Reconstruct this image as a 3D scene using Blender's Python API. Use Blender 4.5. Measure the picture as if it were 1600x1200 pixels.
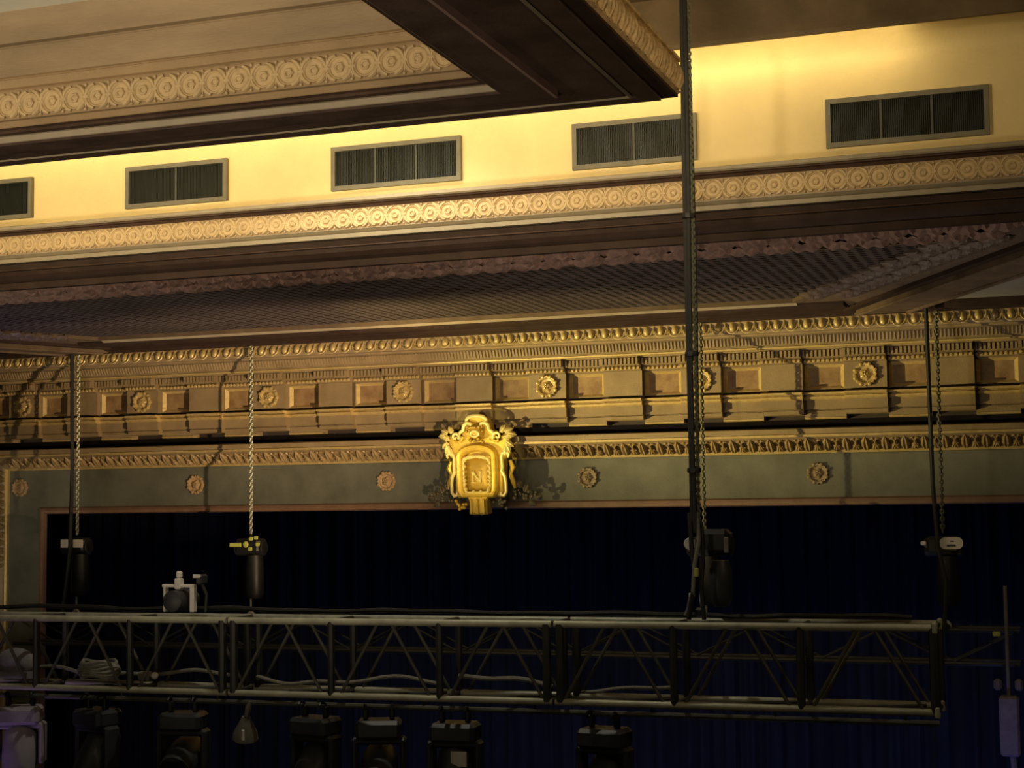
import bpy, math, random
from mathutils import Matrix, Vector
random.seed(7)
PI = math.pi
for o in list(bpy.data.objects): bpy.data.objects.remove(o, do_unlink=True)
S = bpy.context.scene
COL = S.collection
H = 6.5            # eye height of the balcony seat above the house floor; all z below are relative to the eye
X0 = -6.055        # centre line of the stage

# ------------------------------------------------------------------ camera
yaw, pitch, roll = .3441027, .0779977, -.0115505
fw = Vector((-math.sin(yaw)*math.cos(pitch), math.cos(yaw)*math.cos(pitch), math.sin(pitch)))
rt = Vector((math.cos(yaw), math.sin(yaw), 0)); up = rt.cross(fw)
r2 = math.cos(roll)*rt + math.sin(roll)*up; u2 = -math.sin(roll)*rt + math.cos(roll)*up
cd = bpy.data.cameras.new('camera'); cam = bpy.data.objects.new('camera', cd); COL.objects.link(cam)
cd.sensor_width = 36; cd.lens = 36*2461.6/1600; cd.clip_end = 200
cam.matrix_world = Matrix(((r2.x, u2.x, -fw.x, 0), (r2.y, u2.y, -fw.y, 0), (r2.z, u2.z, -fw.z, H), (0, 0, 0, 1)))
S.camera = cam
S.view_settings.view_transform = 'Standard'; S.view_settings.look = 'None'
S.view_settings.gamma = 1; S.view_settings.use_curve_mapping = False
S.view_settings.exposure = 0.0

# ------------------------------------------------------------------ world and lights
W = bpy.data.worlds.new('world'); S.world = W; W.use_nodes = True
W.node_tree.nodes['Background'].inputs[0].default_value = (1, .83, .62, 1)
W.node_tree.nodes['Background'].inputs[1].default_value = .035

def aim(o, loc, to):
    o.location = (loc[0], loc[1], loc[2]+H)
    d = Vector(to) - Vector(loc)
    o.rotation_euler = d.to_track_quat('-Z', 'Y').to_euler()
def spot(name, loc, to, energy, color, deg, blend=.6, size=.12):
    l = bpy.data.lights.new(name, 'SPOT'); l.energy = energy; l.color = color
    l.spot_size = math.radians(deg); l.spot_blend = blend; l.shadow_soft_size = size
    o = bpy.data.objects.new(name, l); COL.objects.link(o); aim(o, loc, to); return o
def area(name, loc, to, energy, color, sx, sy, spread=180):
    l = bpy.data.lights.new(name, 'AREA'); l.energy = energy; l.color = color
    l.shape = 'RECTANGLE'; l.size = sx; l.size_y = sy; l.spread = math.radians(spread)
    o = bpy.data.objects.new(name, l); COL.objects.link(o); aim(o, loc, to); return o
# light strip behind the pelmet at the head of the cream wall, and light bars on the ledge of the coffer
area('pelmet_light', (-5.9, 10.55, 3.188), (-5.9, 10.80, 3.05), 24, (1, .80, .42), 9.9, .03)
area('cove_and_fill_light', (-5.6, 7.85, 2.42), (-5.6, 10.8, 2.75), 70, (1, .78, .43), 7.2, .08, 110)
area('cove_and_fill_light', (1.7, 6.2, 2.7), (-.9, 10.8, 2.75), 34, (1, .78, .45), 3, .1)  # added wash from off frame right, brightens the cream wall and leaf band
# profile spots on the truss crossing over the frieze
spot('frieze_light', (-10.2, 10.3, -1.65), (-3.4, 15.5, 1.9), 4600, (1, .77, .31), 34, 1., .05)
spot('frieze_light', (-2.6, 10.3, -1.65), (-8.9, 15.5, 1.8), 3000, (1, .70, .40), 40, 1., .05)
spot('shield_light', (-5.2, 10.3, -1.6), (-5.98, 15.5, .52), 760, (1, .80, .22), 9.5, .6, .05)
spot('jamb_fill', (-10.0, 10.3, -1.65), (-12.1, 16, -.2), 260, (1, .84, .62), 26, 1., .1)  # added fill to brighten the left jamb
# fill spots added behind the camera, and an added top light for the truss
for lx in (-9.5, -1.0):
    spot('house_fill', (lx, -4, -2.2), (-5.4, 8.5, 2.95), 2400, (1, .82, .57), 39, 1., .5)
spot('truss_top_fill', (-4.6, 9.6, 3.3), (-4.6, 9.93, -1.0), 170, (1, .95, .74), 120, .8, .06)
# fill spots added below, unseen, to brighten the soffit
for lx in (-9.6, -2.6):
    spot('soffit_fill', (lx, 12.4, -6.2), (lx+.4, 12.5, 1.8), 620, (1, .84, .68), 56, 1., .3)
# coloured stage light
spot('stage_light', (1.5, 18.5, -6), (-.9, 21, -3.6), 90, (.12, .16, 1), 60, 1, .2)
spot('stage_light', (-1.9, 12.4, -4.6), (-.6, 14.8, -2.0), 110, (.28, .28, 1), 20, 1, .2)
spot('stage_light', (-8.3, 8.2, -4.4), (-7.5, 9.9, -1.75), 80, (.66, .42, 1), 24, .9, .2)
spot('stage_light', (-13.5, 14.8, -5.5), (-10.4, 12.6, 1.8), 260, (.25, .22, 1), 26, 1, .2)
area('stage_light', (-5, 18, -6.2), (-5, 21.0, -3), 80, (.22, .34, 1), 10, 2)

# ------------------------------------------------------------------ materials
def mat(name, col, rough=.6, var=.15, nscale=6., bump=0., bscale=40., metal=0., emit=None, col2=None, spec=.4, stretch=None):
    m = bpy.data.materials.new(name); m.use_nodes = True; nt = m.node_tree; n = nt.nodes; L = nt.links
    b = n['Principled BSDF']; b.inputs['Roughness'].default_value = rough; b.inputs['Metallic'].default_value = metal
    b.inputs['Specular IOR Level'].default_value = spec
    g = n.new('ShaderNodeNewGeometry'); src = g.outputs['Position']
    if stretch:
        mp = n.new('ShaderNodeMapping'); mp.inputs['Scale'].default_value = stretch; L.new(src, mp.inputs[0]); src = mp.outputs[0]
    t = n.new('ShaderNodeTexNoise'); t.inputs['Scale'].default_value = nscale; t.inputs['Detail'].default_value = 6; t.inputs['Roughness'].default_value = .6
    L.new(src, t.inputs['Vector'])
    r = n.new('ShaderNodeValToRGB'); r.color_ramp.elements[0].position = .32; r.color_ramp.elements[1].position = .68
    c2 = col2 or tuple(min(1, c*(1+var)) for c in col)
    r.color_ramp.elements[0].color = (*[c*(1-var) for c in col], 1) if not col2 else (*col, 1)
    r.color_ramp.elements[1].color = (*c2, 1)
    L.new(t.outputs['Fac'], r.inputs[0]); L.new(r.outputs[0], b.inputs['Base Color'])
    if bump:
        t2 = n.new('ShaderNodeTexNoise'); t2.inputs['Scale'].default_value = bscale; t2.inputs['Detail'].default_value = 4; L.new(src, t2.inputs['Vector'])
        bp = n.new('ShaderNodeBump'); bp.inputs['Strength'].default_value = bump; bp.inputs['Distance'].default_value = .02
        L.new(t2.outputs['Fac'], bp.inputs['Height']); L.new(bp.outputs[0], b.inputs['Normal'])
    if emit:
        b.inputs['Emission Color'].default_value = (*emit[:3], 1); b.inputs['Emission Strength'].default_value = emit[3]
    return m
M = dict(
    tan=mat('tan_plaster', (.34, .235, .125), .55, .12, 3, .15, 60),
    tanlight=mat('light_tan_plaster', (.52, .38, .20), .5, .12, 20, .1, 80),
    fillet=mat('grey_tan_fillet', (.30, .25, .17), .45, .1, 8),
    glaze=mat('coffer_plaster', (.31, .225, .13), .6, .22, 1.6, .15, 50, stretch=(.5, 1, 2.2)),
    brown=mat('dark_brown_paint', (.036, .022, .017), .65, .25, 5, .1, 60, spec=.12),
    umber=mat('umber_paint', (.085, .056, .046), .6, .3, 4, .15, 50, spec=.15),
    brown2=mat('mid_brown_paint', (.07, .042, .030), .65, .25, 6, .1, 60, spec=.12),
    umberlit=mat('lit_umber_fillet', (.34, .22, .19), .5, .1, 8),  # umber lightened: light on the outward step is put into its colour
    leafgold=mat('antique_gold_leafwork', (.74, .50, .23), .5, .3, 14, .3, 70),
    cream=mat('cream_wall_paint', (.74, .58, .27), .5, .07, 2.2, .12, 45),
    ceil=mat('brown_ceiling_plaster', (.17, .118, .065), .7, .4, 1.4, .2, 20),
    white=mat('pale_ceiling_paint', (.80, .80, .68), .7, .04, 3),
    frieze=mat('frieze_plaster', (.27, .20, .108), .5, .15, 5, .15, 70),
    panel=mat('mottled_panel_paint', (.20, .115, .055), .5, .2, 9, .15, 60, col2=(.34, .23, .11)),
    leaftan=mat('ochre_leafwork', (.31, .22, .105), .45, .2, 22, .15, 70, metal=.1),
    gild=mat('gilded_plaster', (.52, .39, .165), .35, .15, 25, .1, 90, metal=.25),
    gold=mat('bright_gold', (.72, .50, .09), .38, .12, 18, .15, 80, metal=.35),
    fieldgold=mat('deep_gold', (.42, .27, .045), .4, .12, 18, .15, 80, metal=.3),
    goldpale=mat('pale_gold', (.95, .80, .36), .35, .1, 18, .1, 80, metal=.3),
    bronze=mat('shaded_bronze', (.15, .13, .08), .4, .25, 22, .2, 70, metal=.3),  # bronze tone; the shade on the lower swags is put into its colour
    green=mat('grey_green_frieze', (.108, .110, .086), .6, .25, 2.5, .15, 50),
    darkrec=mat('shaded_recess_tone', (.035, .026, .022), .7, .2, 8),  # shade in the gap above the frame is put into this colour
    bead=mat('red_brown_bead', (.17, .10, .065), .45, .15, 10),
    leafborder=mat('faded_rose_leafwork', (.25, .15, .115), .6, .35, 10, .3, 60),
    perfleaf=mat('dull_brown_leafwork', (.12, .085, .06), .5, .3, 10, .3, 60),
    beam=mat('brown_beam', (.12, .085, .055), .65, .25, 5, .15, 40, spec=.12),
    greypanel=mat('grey_plaster', (.26, .25, .20), .6, .12, 3),
    ventframe=mat('grey_vent_frame', (.16, .145, .10), .5, .12, 10),
    ventdark=mat('dark_vent_louvre', (.016, .018, .012), .45, .25, 7),
    black=mat('black_metal', (.012, .012, .013), .45, .2, 20),
    blackcab=mat('black_cable', (.018, .018, .017), .5, .2, 30),
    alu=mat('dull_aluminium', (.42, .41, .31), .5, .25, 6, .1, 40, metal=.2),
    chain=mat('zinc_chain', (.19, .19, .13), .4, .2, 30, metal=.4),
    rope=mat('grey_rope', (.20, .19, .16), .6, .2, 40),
    trussmid=mat('part_shaded_truss_tube', (.085, .082, .068), .45, .25, 8),  # chord aluminium made darker, part of its shade put into the colour
    trussgrey=mat('shaded_truss_tube', (.030, .030, .030), .5, .25, 8),  # dark copy of the truss aluminium, its shade put into the colour
    dullros=mat('dull_ochre', (.22, .165, .095), .5, .2, 20, .15, 70),
    mullion=mat('dark_mullion', (.07, .068, .05), .5, .15, 10),
    housinglit=mat('lilac_lit_housing', (.30, .27, .32), .5, .1, 12),  # the purple light on the leftmost housing is put into this colour
    label=mat('white_plastic', (.72, .68, .62), .5, .06, 20),
    lime=mat('yellow_green_tape', (.42, .46, .10), .5, .1, 20),
    fixture=mat('charcoal_fixture', (.035, .036, .042), .45, .2, 12),
    fixgrey=mat('grey_fixture', (.16, .15, .13), .5, .15, 12),
    cloth=mat('black_curtain', (.010, .014, .026), .9, .3, 2, .1, 30),
    floorm=mat('dark_floor', (.03, .025, .022), .7, .2, 3),
    sidew=mat('side_wall', (.14, .10, .065), .7, .15, 2),
    lens=mat('lens_glass', (.02, .02, .03), .08, .1, 5, spec=.8),
    bag=mat('grey_bag_fabric', (.20, .18, .20), .8, .2, 12, .2, 40),
)
# perforated acoustic board: a regular grid of small dark holes as fine relief
def perf_mat():
    m = bpy.data.materials.new('perforated_board'); m.use_nodes = True; nt = m.node_tree; n = nt.nodes; L = nt.links
    b = n['Principled BSDF']; b.inputs['Roughness'].default_value = .9; b.inputs['Specular IOR Level'].default_value = .1
    g = n.new('ShaderNodeNewGeometry'); v = n.new('ShaderNodeTexVoronoi'); v.voronoi_dimensions = '2D'; v.inputs['Scale'].default_value = 11; v.inputs['Randomness'].default_value = .1
    L.new(g.outputs['Position'], v.inputs['Vector'])
    r = n.new('ShaderNodeValToRGB'); r.color_ramp.elements[0].position = .27; r.color_ramp.elements[1].position = .36
    r.color_ramp.elements[0].color = (.008, .006, .006, 1); r.color_ramp.elements[1].color = (.105, .082, .074, 1)
    L.new(v.outputs['Distance'], r.inputs[0])
    t = n.new('ShaderNodeTexNoise'); t.inputs['Scale'].default_value = 1.3; t.inputs['Detail'].default_value = 5; L.new(g.outputs['Position'], t.inputs['Vector'])
    mx = n.new('ShaderNodeMix'); mx.data_type = 'RGBA'; mx.blend_type = 'MULTIPLY'; mx.inputs[0].default_value = .7
    r2_ = n.new('ShaderNodeValToRGB'); r2_.color_ramp.elements[0].position = .3; r2_.color_ramp.elements[0].color = (.45, .45, .5, 1); r2_.color_ramp.elements[1].position = .7
    L.new(t.outputs['Fac'], r2_.inputs[0]); L.new(r.outputs[0], mx.inputs[6]); L.new(r2_.outputs[0], mx.inputs[7]); L.new(mx.outputs[2], b.inputs['Base Color'])
    return m
M['perf'] = perf_mat()

# ------------------------------------------------------------------ mesh helpers
class MB:
    def __init__(s): s.v = []; s.f = []
    def add(s, vs, fs):
        b = len(s.v); s.v += [tuple(p) for p in vs]; s.f += [tuple(i+b for i in f) for f in fs]; return s
    def box(s, x0, x1, y0, y1, z0, z1):
        return s.add([(x0, y0, z0), (x1, y0, z0), (x1, y1, z0), (x0, y1, z0), (x0, y0, z1), (x1, y0, z1), (x1, y1, z1), (x0, y1, z1)],
                     [(0, 3, 2, 1), (4, 5, 6, 7), (0, 1, 5, 4), (1, 2, 6, 5), (2, 3, 7, 6), (3, 0, 4, 7)])
    def cbox(s, c, d, b=0):
        x, y, z = c; a, e, h = d[0]/2, d[1]/2, d[2]/2
        if not b: return s.box(x-a, x+a, y-e, y+e, z-h, z+h)
        pts = []
        for sx in (-1, 1):
            for sy in (-1, 1):
                for sz in (-1, 1):
                    pts += [(x+sx*a, y+sy*(e-b), z+sz*(h-b)), (x+sx*(a-b), y+sy*e, z+sz*(h-b)), (x+sx*(a-b), y+sy*(e-b), z+sz*h)]
        idx = lambda sx, sy, sz, k: ((sx > 0)*4+(sy > 0)*2+(sz > 0))*3+k
        fs = []
        for sg in (-1, 1):
            q = [(-1, -1), (1, -1), (1, 1), (-1, 1)]
            fs.append([idx(sg, p, r, 0) for p, r in q][::sg]); fs.append([idx(p, sg, r, 1) for p, r in q][::-sg]); fs.append([idx(p, r, sg, 2) for p, r in q][::sg])
        for p in (-1, 1):
            for r in (-1, 1):
                fs.append([idx(p, r, -1, 0), idx(p, r, 1, 0), idx(p, r, 1, 1), idx(p, r, -1, 1)])
                fs.append([idx(p, -1, r, 0), idx(p, 1, r, 0), idx(p, 1, r, 2), idx(p, -1, r, 2)])
                fs.append([idx(-1, p, r, 1), idx(1, p, r, 1), idx(1, p, r, 2), idx(-1, p, r, 2)])
        for sx in (-1, 1):
            for sy in (-1, 1):
                for sz in (-1, 1): fs.append([idx(sx, sy, sz, k) for k in range(3)])
        return s.add(pts, fs)
    def prism(s, prof, x0, x1):          # (y,z) outline pushed along x
        n = len(prof)
        return s.add([(x0, y, z) for y, z in prof]+[(x1, y, z) for y, z in prof],
                     [(i, (i+1) % n, n+(i+1) % n, n+i) for i in range(n)]+[tuple(range(n))[::-1], tuple(range(n, 2*n))])
    def strip(s, rows, closed=False):    # rows of equal length
        n = len(rows[0]); b = [p for r in rows for p in r]; fs = []
        for i in range(len(rows)-1):
            for j in range(n if closed else n-1):
                k = (j+1) % n; fs.append((i*n+j, i*n+k, (i+1)*n+k, (i+1)*n+j))
        return s.add(b, fs)
    def tube(s, path, r, n=8, caps=True, closed=False):
        P = [Vector(p) for p in path]; m = len(P); rows = []; ref = None
        for i in range(m):
            if closed: t = (P[(i+1) % m]-P[i-1])
            else: t = P[min(i+1, m-1)]-P[max(i-1, 0)]
            t.normalize()
            if ref is None:
                ref = Vector((0, 0, 1)) if abs(t.z) < .9 else Vector((1, 0, 0))
            a = t.cross(ref)
            if a.length < 1e-6: a = t.orthogonal()
            a.normalize(); c = a.cross(t); ref = c
            rr = r[i] if isinstance(r, (list, tuple)) else r
            rows.append([P[i]+a*rr*math.cos(2*PI*j/n)+c*rr*math.sin(2*PI*j/n) for j in range(n)])
        if closed: rows.append(rows[0])
        b = len(s.v); s.strip(rows, True)
        if caps and not closed:
            s.f.append(tuple(b+j for j in range(n))[::-1]); s.f.append(tuple(b+(m-1)*n+j for j in range(n)))
        return s
    def lathe(s, prof, n=16, c=(0, 0, 0), axis='z', mod=None):
        rows = []
        for r, h in prof:
            row = []
            for j in range(n):
                a = 2*PI*j/n; q = r*(mod(a, r) if mod else 1); p = (q*math.cos(a), q*math.sin(a), h)
                if axis == 'y': p = (p[0], p[2], p[1])
                if axis == 'x': p = (p[2], p[0], p[1])
                row.append((p[0]+c[0], p[1]+c[1], p[2]+c[2]))
            rows.append(row)
        b = len(s.v); s.strip(rows, True)
        if prof[0][0] > 1e-5: s.f.append(tuple(b+j for j in range(n))[::-1])
        if prof[-1][0] > 1e-5: s.f.append(tuple(b+(len(prof)-1)*n+j for j in range(n)))
        return s
    def ell(s, c, r, n=8, m=6):
        rows = []
        for i in range(m+1):
            t = PI*i/m
            rows.append([(c[0]+r[0]*max(math.sin(t), .02)*math.cos(2*PI*j/n), c[1]+r[1]*max(math.sin(t), .02)*math.sin(2*PI*j/n), c[2]-r[2]*math.cos(t)) for j in range(n)])
        return s.strip(rows, True)
    def leaf(s, w, l, h, skirt=.01, lobes=0, M4=None):   # lies in xy, length along +y, normal +z
        rows = []; K = 6
        for i in range(K+1):
            t = i/K; hw = w/2*(math.sin(PI*min(1, .12+t*.88))**.7)*(1+.16*lobes*math.cos(i*PI)); hw = max(hw, w*.03)
            zc = h*math.sin(PI*(.15+.8*t)); y = l*t
            rows.append([(-hw, y, -skirt), (-hw, y, zc*.25), (-hw*.45, y, zc), (0, y, zc*.62), (hw*.45, y, zc), (hw, y, zc*.25), (hw, y, -skirt)])
        if M4: rows = [[M4 @ Vector(p) for p in r] for r in rows]
        return s.strip(rows)
    def mesh(s, name, m, smooth=False):
        me = bpy.data.meshes.new(name); me.from_pydata(s.v, [], s.f)
        import bmesh
        bm = bmesh.new(); bm.from_mesh(me); bmesh.ops.recalc_face_normals(bm, faces=bm.faces); bm.to_mesh(me); bm.free()
        me.materials.append(M[m])
        if smooth:
            for p in me.polygons: p.use_smooth = True
            try: me.set_sharp_from_angle(angle=math.radians(38))
            except Exception: pass
        return me
    def build(s, name, m, parent=None, loc=(0, 0, 0), smooth=False, kind=None, label=None):
        return inst(name, s.mesh(name, m, smooth), parent, loc, kind=kind, label=label)
def inst(name, me, parent=None, loc=(0, 0, 0), rot=(0, 0, 0), scale=(1, 1, 1), kind=None, label=None):
    o = bpy.data.objects.new(name, me); COL.objects.link(o); o.location = loc; o.rotation_euler = rot; o.scale = scale
    if parent: o.parent = parent
    if kind: o['kind'] = kind
    if label: o['label'] = label
    return o
def mark(o, label, cat, group=None, kind=None):
    o['label'] = label; o['category'] = cat
    if group: o['group'] = group
    if kind: o['kind'] = kind
    return o
def struct(name, mb, m, label, cat, smooth=False):      # world-positioned piece of the setting
    return mark(mb.build(name, m, None, (0, 0, H), smooth), label, cat, kind='structure')
def thing(name, label, cat, loc, group=None, rot=(0, 0, 0)):
    o = bpy.data.objects.new(name, None); COL.objects.link(o); o.empty_display_size = .2
    o.location = (loc[0], loc[1], loc[2]+H); o.rotation_euler = rot
    return mark(o, label, cat, group)
def arc(cx, cy, r, a0, a1, n): return [(cx+r*math.cos(a0+(a1-a0)*i/n), cy+r*math.sin(a0+(a1-a0)*i/n)) for i in range(n+1)]
XL, XR = -14.6, 2.5
WALLUP = (PI/2, 0, 0)       # local z becomes -y: ornament facing the house
DOWN = (PI, 0, 0)           # ornament facing down

# ------------------------------------------------------------------ shell
floor = struct('floor', MB().box(XL-5, XR+4, -9, 24, -6.8, -6.5), 'floorm', 'dark hall and stage floor far below', 'floor')
struct('wall_left', MB().box(XL-.3, XL, -2, 16.4, -6.5, 3.6), 'sidew', 'dim plaster side wall left of the stage', 'wall')
struct('wall_right', MB().box(XR, XR+.3, -2, 16.4, -6.5, 3.6), 'sidew', 'dim plaster side wall right of the stage', 'wall')
b = MB(); OP = 5.65; ZO = -.02
b.box(XL, X0-OP, 16.02, 16.4, -6.5, 3.6); b.box(X0+OP, XR, 16.02, 16.4, -6.5, 3.6); b.box(X0-OP, X0+OP, 16.02, 16.4, ZO, 3.6)
struct('wall_front', b, 'darkrec', 'proscenium wall around the black stage opening', 'wall')

# ------------------------------------------------------------------ proscenium frame (trim_1)
def usweep(prof):          # (outward, y) profile carried up the jambs and across the head
    rows = []
    for o, y in prof:
        rows.append([(X0-OP-o, y, -6.5), (X0-OP-o, y, ZO+o), (X0+OP+o, y, ZO+o), (X0+OP+o, y, -6.5)])
    return MB().strip(rows)
fr = struct('trim_1', usweep([(.08, 16.06), (.08, 16.0), (.535, 16.0), (.535, 16.06)]), 'green', 'grey-green picture frame band around the stage opening', 'frame')
usweep([(0, 16.4), (0, 15.99), (.012, 15.965), (.04, 15.955), (.068, 15.965), (.085, 15.998)]).build('bead_moulding', 'bead', fr, smooth=True)
usweep([(.528, 16.0), (.528, 15.955), (.552, 15.945), (.552, 15.93)]).build('inner_fillet', 'gild', fr)
usweep([(.552, 15.93), (.60, 15.90), (.65, 15.80), (.682, 15.745)]).build('leaf_cove', 'frieze', fr)
usweep([(.680, 15.755), (.682, 15.705), (.706, 15.70), (.706, 15.715)]).build('outer_fillet', 'gild', fr)
usweep([(.706, 15.715), (.762, 15.70), (.772, 15.72), (.772, 16.06)]).build('fascia', 'frieze', fr)
# water-leaves in the cove
lf = MB(); lf.leaf(.085, .20, .030, .012, .5)
for sx in (-1, 1):
    lf.tube([(sx*(.070+.026*math.cos(q_)), .13+.05*math.sin(q_), .010) for q_ in [-1.9+4.4*k/8 for k in range(9)]], [.006, .010, .013, .014, .014, .013, .011, .009, .005], 5)
    lf.leaf(.045, .09, .020, .010, 0, Matrix.Translation((sx*.072, .0, 0)) @ Matrix.Rotation(-sx*.25, 4, 'Z'))
lfm = lf.mesh('leaf', 'leaftan', True)
n = 64
for i in range(-n//2, n//2):
    x = X0+(i+.5)*.19
    if abs(x-X0) > 6.1: continue
    inst('leaf', lfm, fr, (x, 15.925, ZO+.553), (math.radians(143), 0, 0))
for sx in (-1, 1):
    for i in range(6):
        Rm = Matrix(((0, sx*.575, -sx*.82), (0, -.82, -.575), (-sx, 0, 0))); inst('leaf', lfm, fr, (X0+sx*(OP+.553), 15.925, ZO+.42-i*.19), Rm.to_euler())
# frieze rosettes
def rosette_mesh(R, m):
    b = MB()
    b.lathe([(R, 0), (R*1.0, R*.16), (R*.9, R*.30), (R*.78, R*.28), (R*.68, R*.10), (R*.5, R*.06), (R*.42, R*.2), (R*.3, R*.3), (0.0001, R*.3)], 24,
            mod=lambda a, r: 1+(.07*math.cos(8*a) if r > R*.6 else .16*math.cos(5*a)))
    for k in range(5):
        a = 2*PI*k/5+.3; b.ell((R*.2*math.cos(a), R*.2*math.sin(a), R*.34), (R*.1, R*.1, R*.1), 6, 4)
    b.ell((0, 0, R*.38), (R*.1,)*3, 6, 4)
    for k in range(8):
        a = 2*PI*(k+.5)/8; b.ell((R*.92*math.cos(a), R*.92*math.sin(a), R*.24), (R*.2, R*.2, R*.16), 6, 4)
    return b.mesh('rosette', m, True)
rg = rosette_mesh(.115, 'gild'); rd = rosette_mesh(.105, 'dullros'); rdm = rosette_mesh(.105, 'tan')
for dx in (-6.02, -3.585, -1.165, 1.165, 3.585, 6.02):
    inst('rosette', rdm if dx < 1 else rd, fr, (X0+dx, 16.0, .302), WALLUP)

# ------------------------------------------------------------------ entablature frieze (trim_2): bays of .412 m
BW = .412; NB = 17
ent = struct('trim_2', MB().box(X0-BW*(NB+.5), X0+BW*(NB+.5), 15.93, 16.06, .80, 1.55), 'darkrec', 'panelled gold-brown frieze above the stage frame', 'frieze')
PZ0, PZ1 = 1.131, 1.389
def bay(kind):
    s = .075 if kind == 'panel' else 0.; w = BW/2; b = MB(); yb = 16.0
    zb = .842 if kind == 'panel' else .882
    b.prism([(yb, zb), (15.735+s, zb), (15.72+s, zb+.012), (15.72+s, .922), (15.735+s, .926), (15.735+s, .932), (15.70+s, .936), (15.70+s, 1.03), (15.78+s, 1.031), (15.78+s, 1.128), (15.70+s, PZ0), (15.72+s, PZ0+.001), (yb, PZ0+.001)], -w, w)
    # top: backing of the bead row and of the dentils
    b.prism([(yb, PZ1), (15.70+s, PZ1), (15.655+s, 1.396), (15.655+s, 1.44), (15.60+s, 1.446), (15.60+s, 1.517), (15.53+s, 1.522), (15.53+s, 1.534), (yb, 1.534)], -w, w)
    y = 15.70+s
    if kind == 'panel':
        a, c = w-.012, .028; A = [(-w, y, PZ0), (w, y, PZ0), (w, y, PZ1), (-w, y, PZ1)]
        B = [(-a, y, PZ0+.012), (a, y, PZ0+.012), (a, y, PZ1-.010), (-a, y, PZ1-.010)]
        b.add(A+B, [(i, (i+1) % 4, 4+(i+1) % 4, 4+i) for i in range(4)])
    else:
        b.box(-w, w, y, yb, PZ0, PZ1)
    b.add([(-w, y, PZ0), (-w, yb, PZ0), (-w, yb, PZ1), (-w, y, PZ1)], [(0, 1, 2, 3)]); b.add([(w, y, PZ0), (w, yb, PZ0), (w, yb, PZ1), (w, y, PZ1)], [(0, 1, 2, 3)])
    return b.mesh('frieze_bay', 'frieze')
def ledge(kind):
    s = .075 if kind == 'panel' else 0.; w = BW/2
    b = MB().prism([(15.80+s, 1.03), (15.69+s, 1.03), (15.672+s, 1.04), (15.664+s, 1.062), (15.685+s, 1.068), (15.685+s, 1.074), (15.645+s, 1.082), (15.638+s, 1.102), (15.66+s, 1.108), (15.80+s, 1.109)], -w, w)
    if kind == 'panel': b.prism([(15.80+s, .842), (15.725+s, .838), (15.712+s, .846), (15.712+s, .858), (15.80+s, .858)], -w, w)
    return b.mesh('ledge', 'gild')  # gilded tone carries the highlight of the ledge and lower lip
lm_ = {k: ledge(k) for k in ('plain', 'panel', 'rosette')}
bm_ = {k: bay(k) for k in ('plain', 'panel', 'rosette')}
a = BW/2-.012; y = 15.775
pf = MB(); B_ = [(-a, y, PZ0+.012), (a, y, PZ0+.012), (a, y, PZ1-.010), (-a, y, PZ1-.010)]
q = .036; C_ = [(-a+q, y+.03, PZ0+.012+q*.7), (a-q, y+.03, PZ0+.012+q*.7), (a-q, y+.03, PZ1-.010-q*.7), (-a+q, y+.03, PZ1-.010-q*.7)]
fmesh = MB().add(B_+C_, [(i, (i+1) % 4, 4+(i+1) % 4, 4+i) for i in range(4)]).mesh('panel_frame', 'gild')
pmesh = MB().add(C_, [(0, 1, 2, 3)]).mesh('panel', 'panel')
for i in range(-NB, NB+1):
    k = 'panel' if i % 2 else ('plain' if i % 4 == 0 else 'rosette')
    o = inst('frieze_bay', bm_[k], ent, (X0+i*BW, 0, 0))
    inst('ledge', lm_[k], o)
    if k == 'panel': inst('panel', pmesh, o); inst('panel_frame', fmesh, o)
    if k == 'rosette': inst('rosette', rg, o, (0, 15.70, 1.262), WALLUP)
bd = MB(); dn = MB()
for i in range(-NB, NB+1):
    s = .075 if i % 2 else 0
    for j in range(9): bd.ell((X0+i*BW-BW/2+(j+.5)*BW/9, 15.648+s, 1.418), (.021, .02, .018), 6, 4)
    for j in range(10):
        x = X0+i*BW-BW/2+(j+.5)*BW/10; dn.box(x-.011, x+.013, 15.56+s, 15.61+s, 1.452, 1.515)
bd.build('bead_row', 'gild', ent, smooth=True, kind='stuff'); dn.build('dentil_row', 'frieze', ent, kind='stuff')

# ------------------------------------------------------------------ cornice (trim_3)
xa, xb = X0-7.6, X0+7.6
cor = struct('trim_3', MB().prism([(16.0, 1.534), (15.50, 1.534), (15.47, 1.548), (15.47, 1.56), (15.44, 1.565), (15.40, 1.645), (15.33, 1.65), (15.33, 1.668), (15.27, 1.672), (15.24, 1.70), (15.22, 1.785), (15.16, 1.80), (15.16, 1.86), (16.0, 1.86)], xa, xb), 'frieze', 'carved cornice with egg moulding under the dark soffit', 'cornice')
MB().prism([(15.52, 1.530), (15.50, 1.524), (15.465, 1.530), (15.46, 1.545), (15.52, 1.55)], xa, xb).build('lip', 'gild', cor)
fl = MB(); N = int((xb-xa)/.036)
for j in range(N):
    x = xa+.018+j*.036
    fl.add([(x-.010, 15.445, 1.567), (x+.010, 15.445, 1.567), (x+.010, 15.405, 1.64), (x-.010, 15.405, 1.64), (x-.006, 15.425, 1.57), (x+.006, 15.425, 1.57), (x+.006, 15.385, 1.637), (x-.006, 15.385, 1.637)],
           [(4, 5, 6, 7), (0, 1, 5, 4), (1, 2, 6, 5), (2, 3, 7, 6), (3, 0, 4, 7)])
fl.build('flute_row', 'frieze', cor, kind='stuff')
eg = MB(); eg.ell((0, 0, .006), (.036, .052, .028), 10, 6)
eg.tube([(.058*math.cos(t), -.008+.056*math.sin(t), .012) for t in [PI*(.95+1.1*k/10) for k in range(11)]], .009, 5)
eg.tube([(.072, .045, .01), (.072, 0, .02), (.072, -.045, .006)], [.009, .010, .002], 5)
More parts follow.
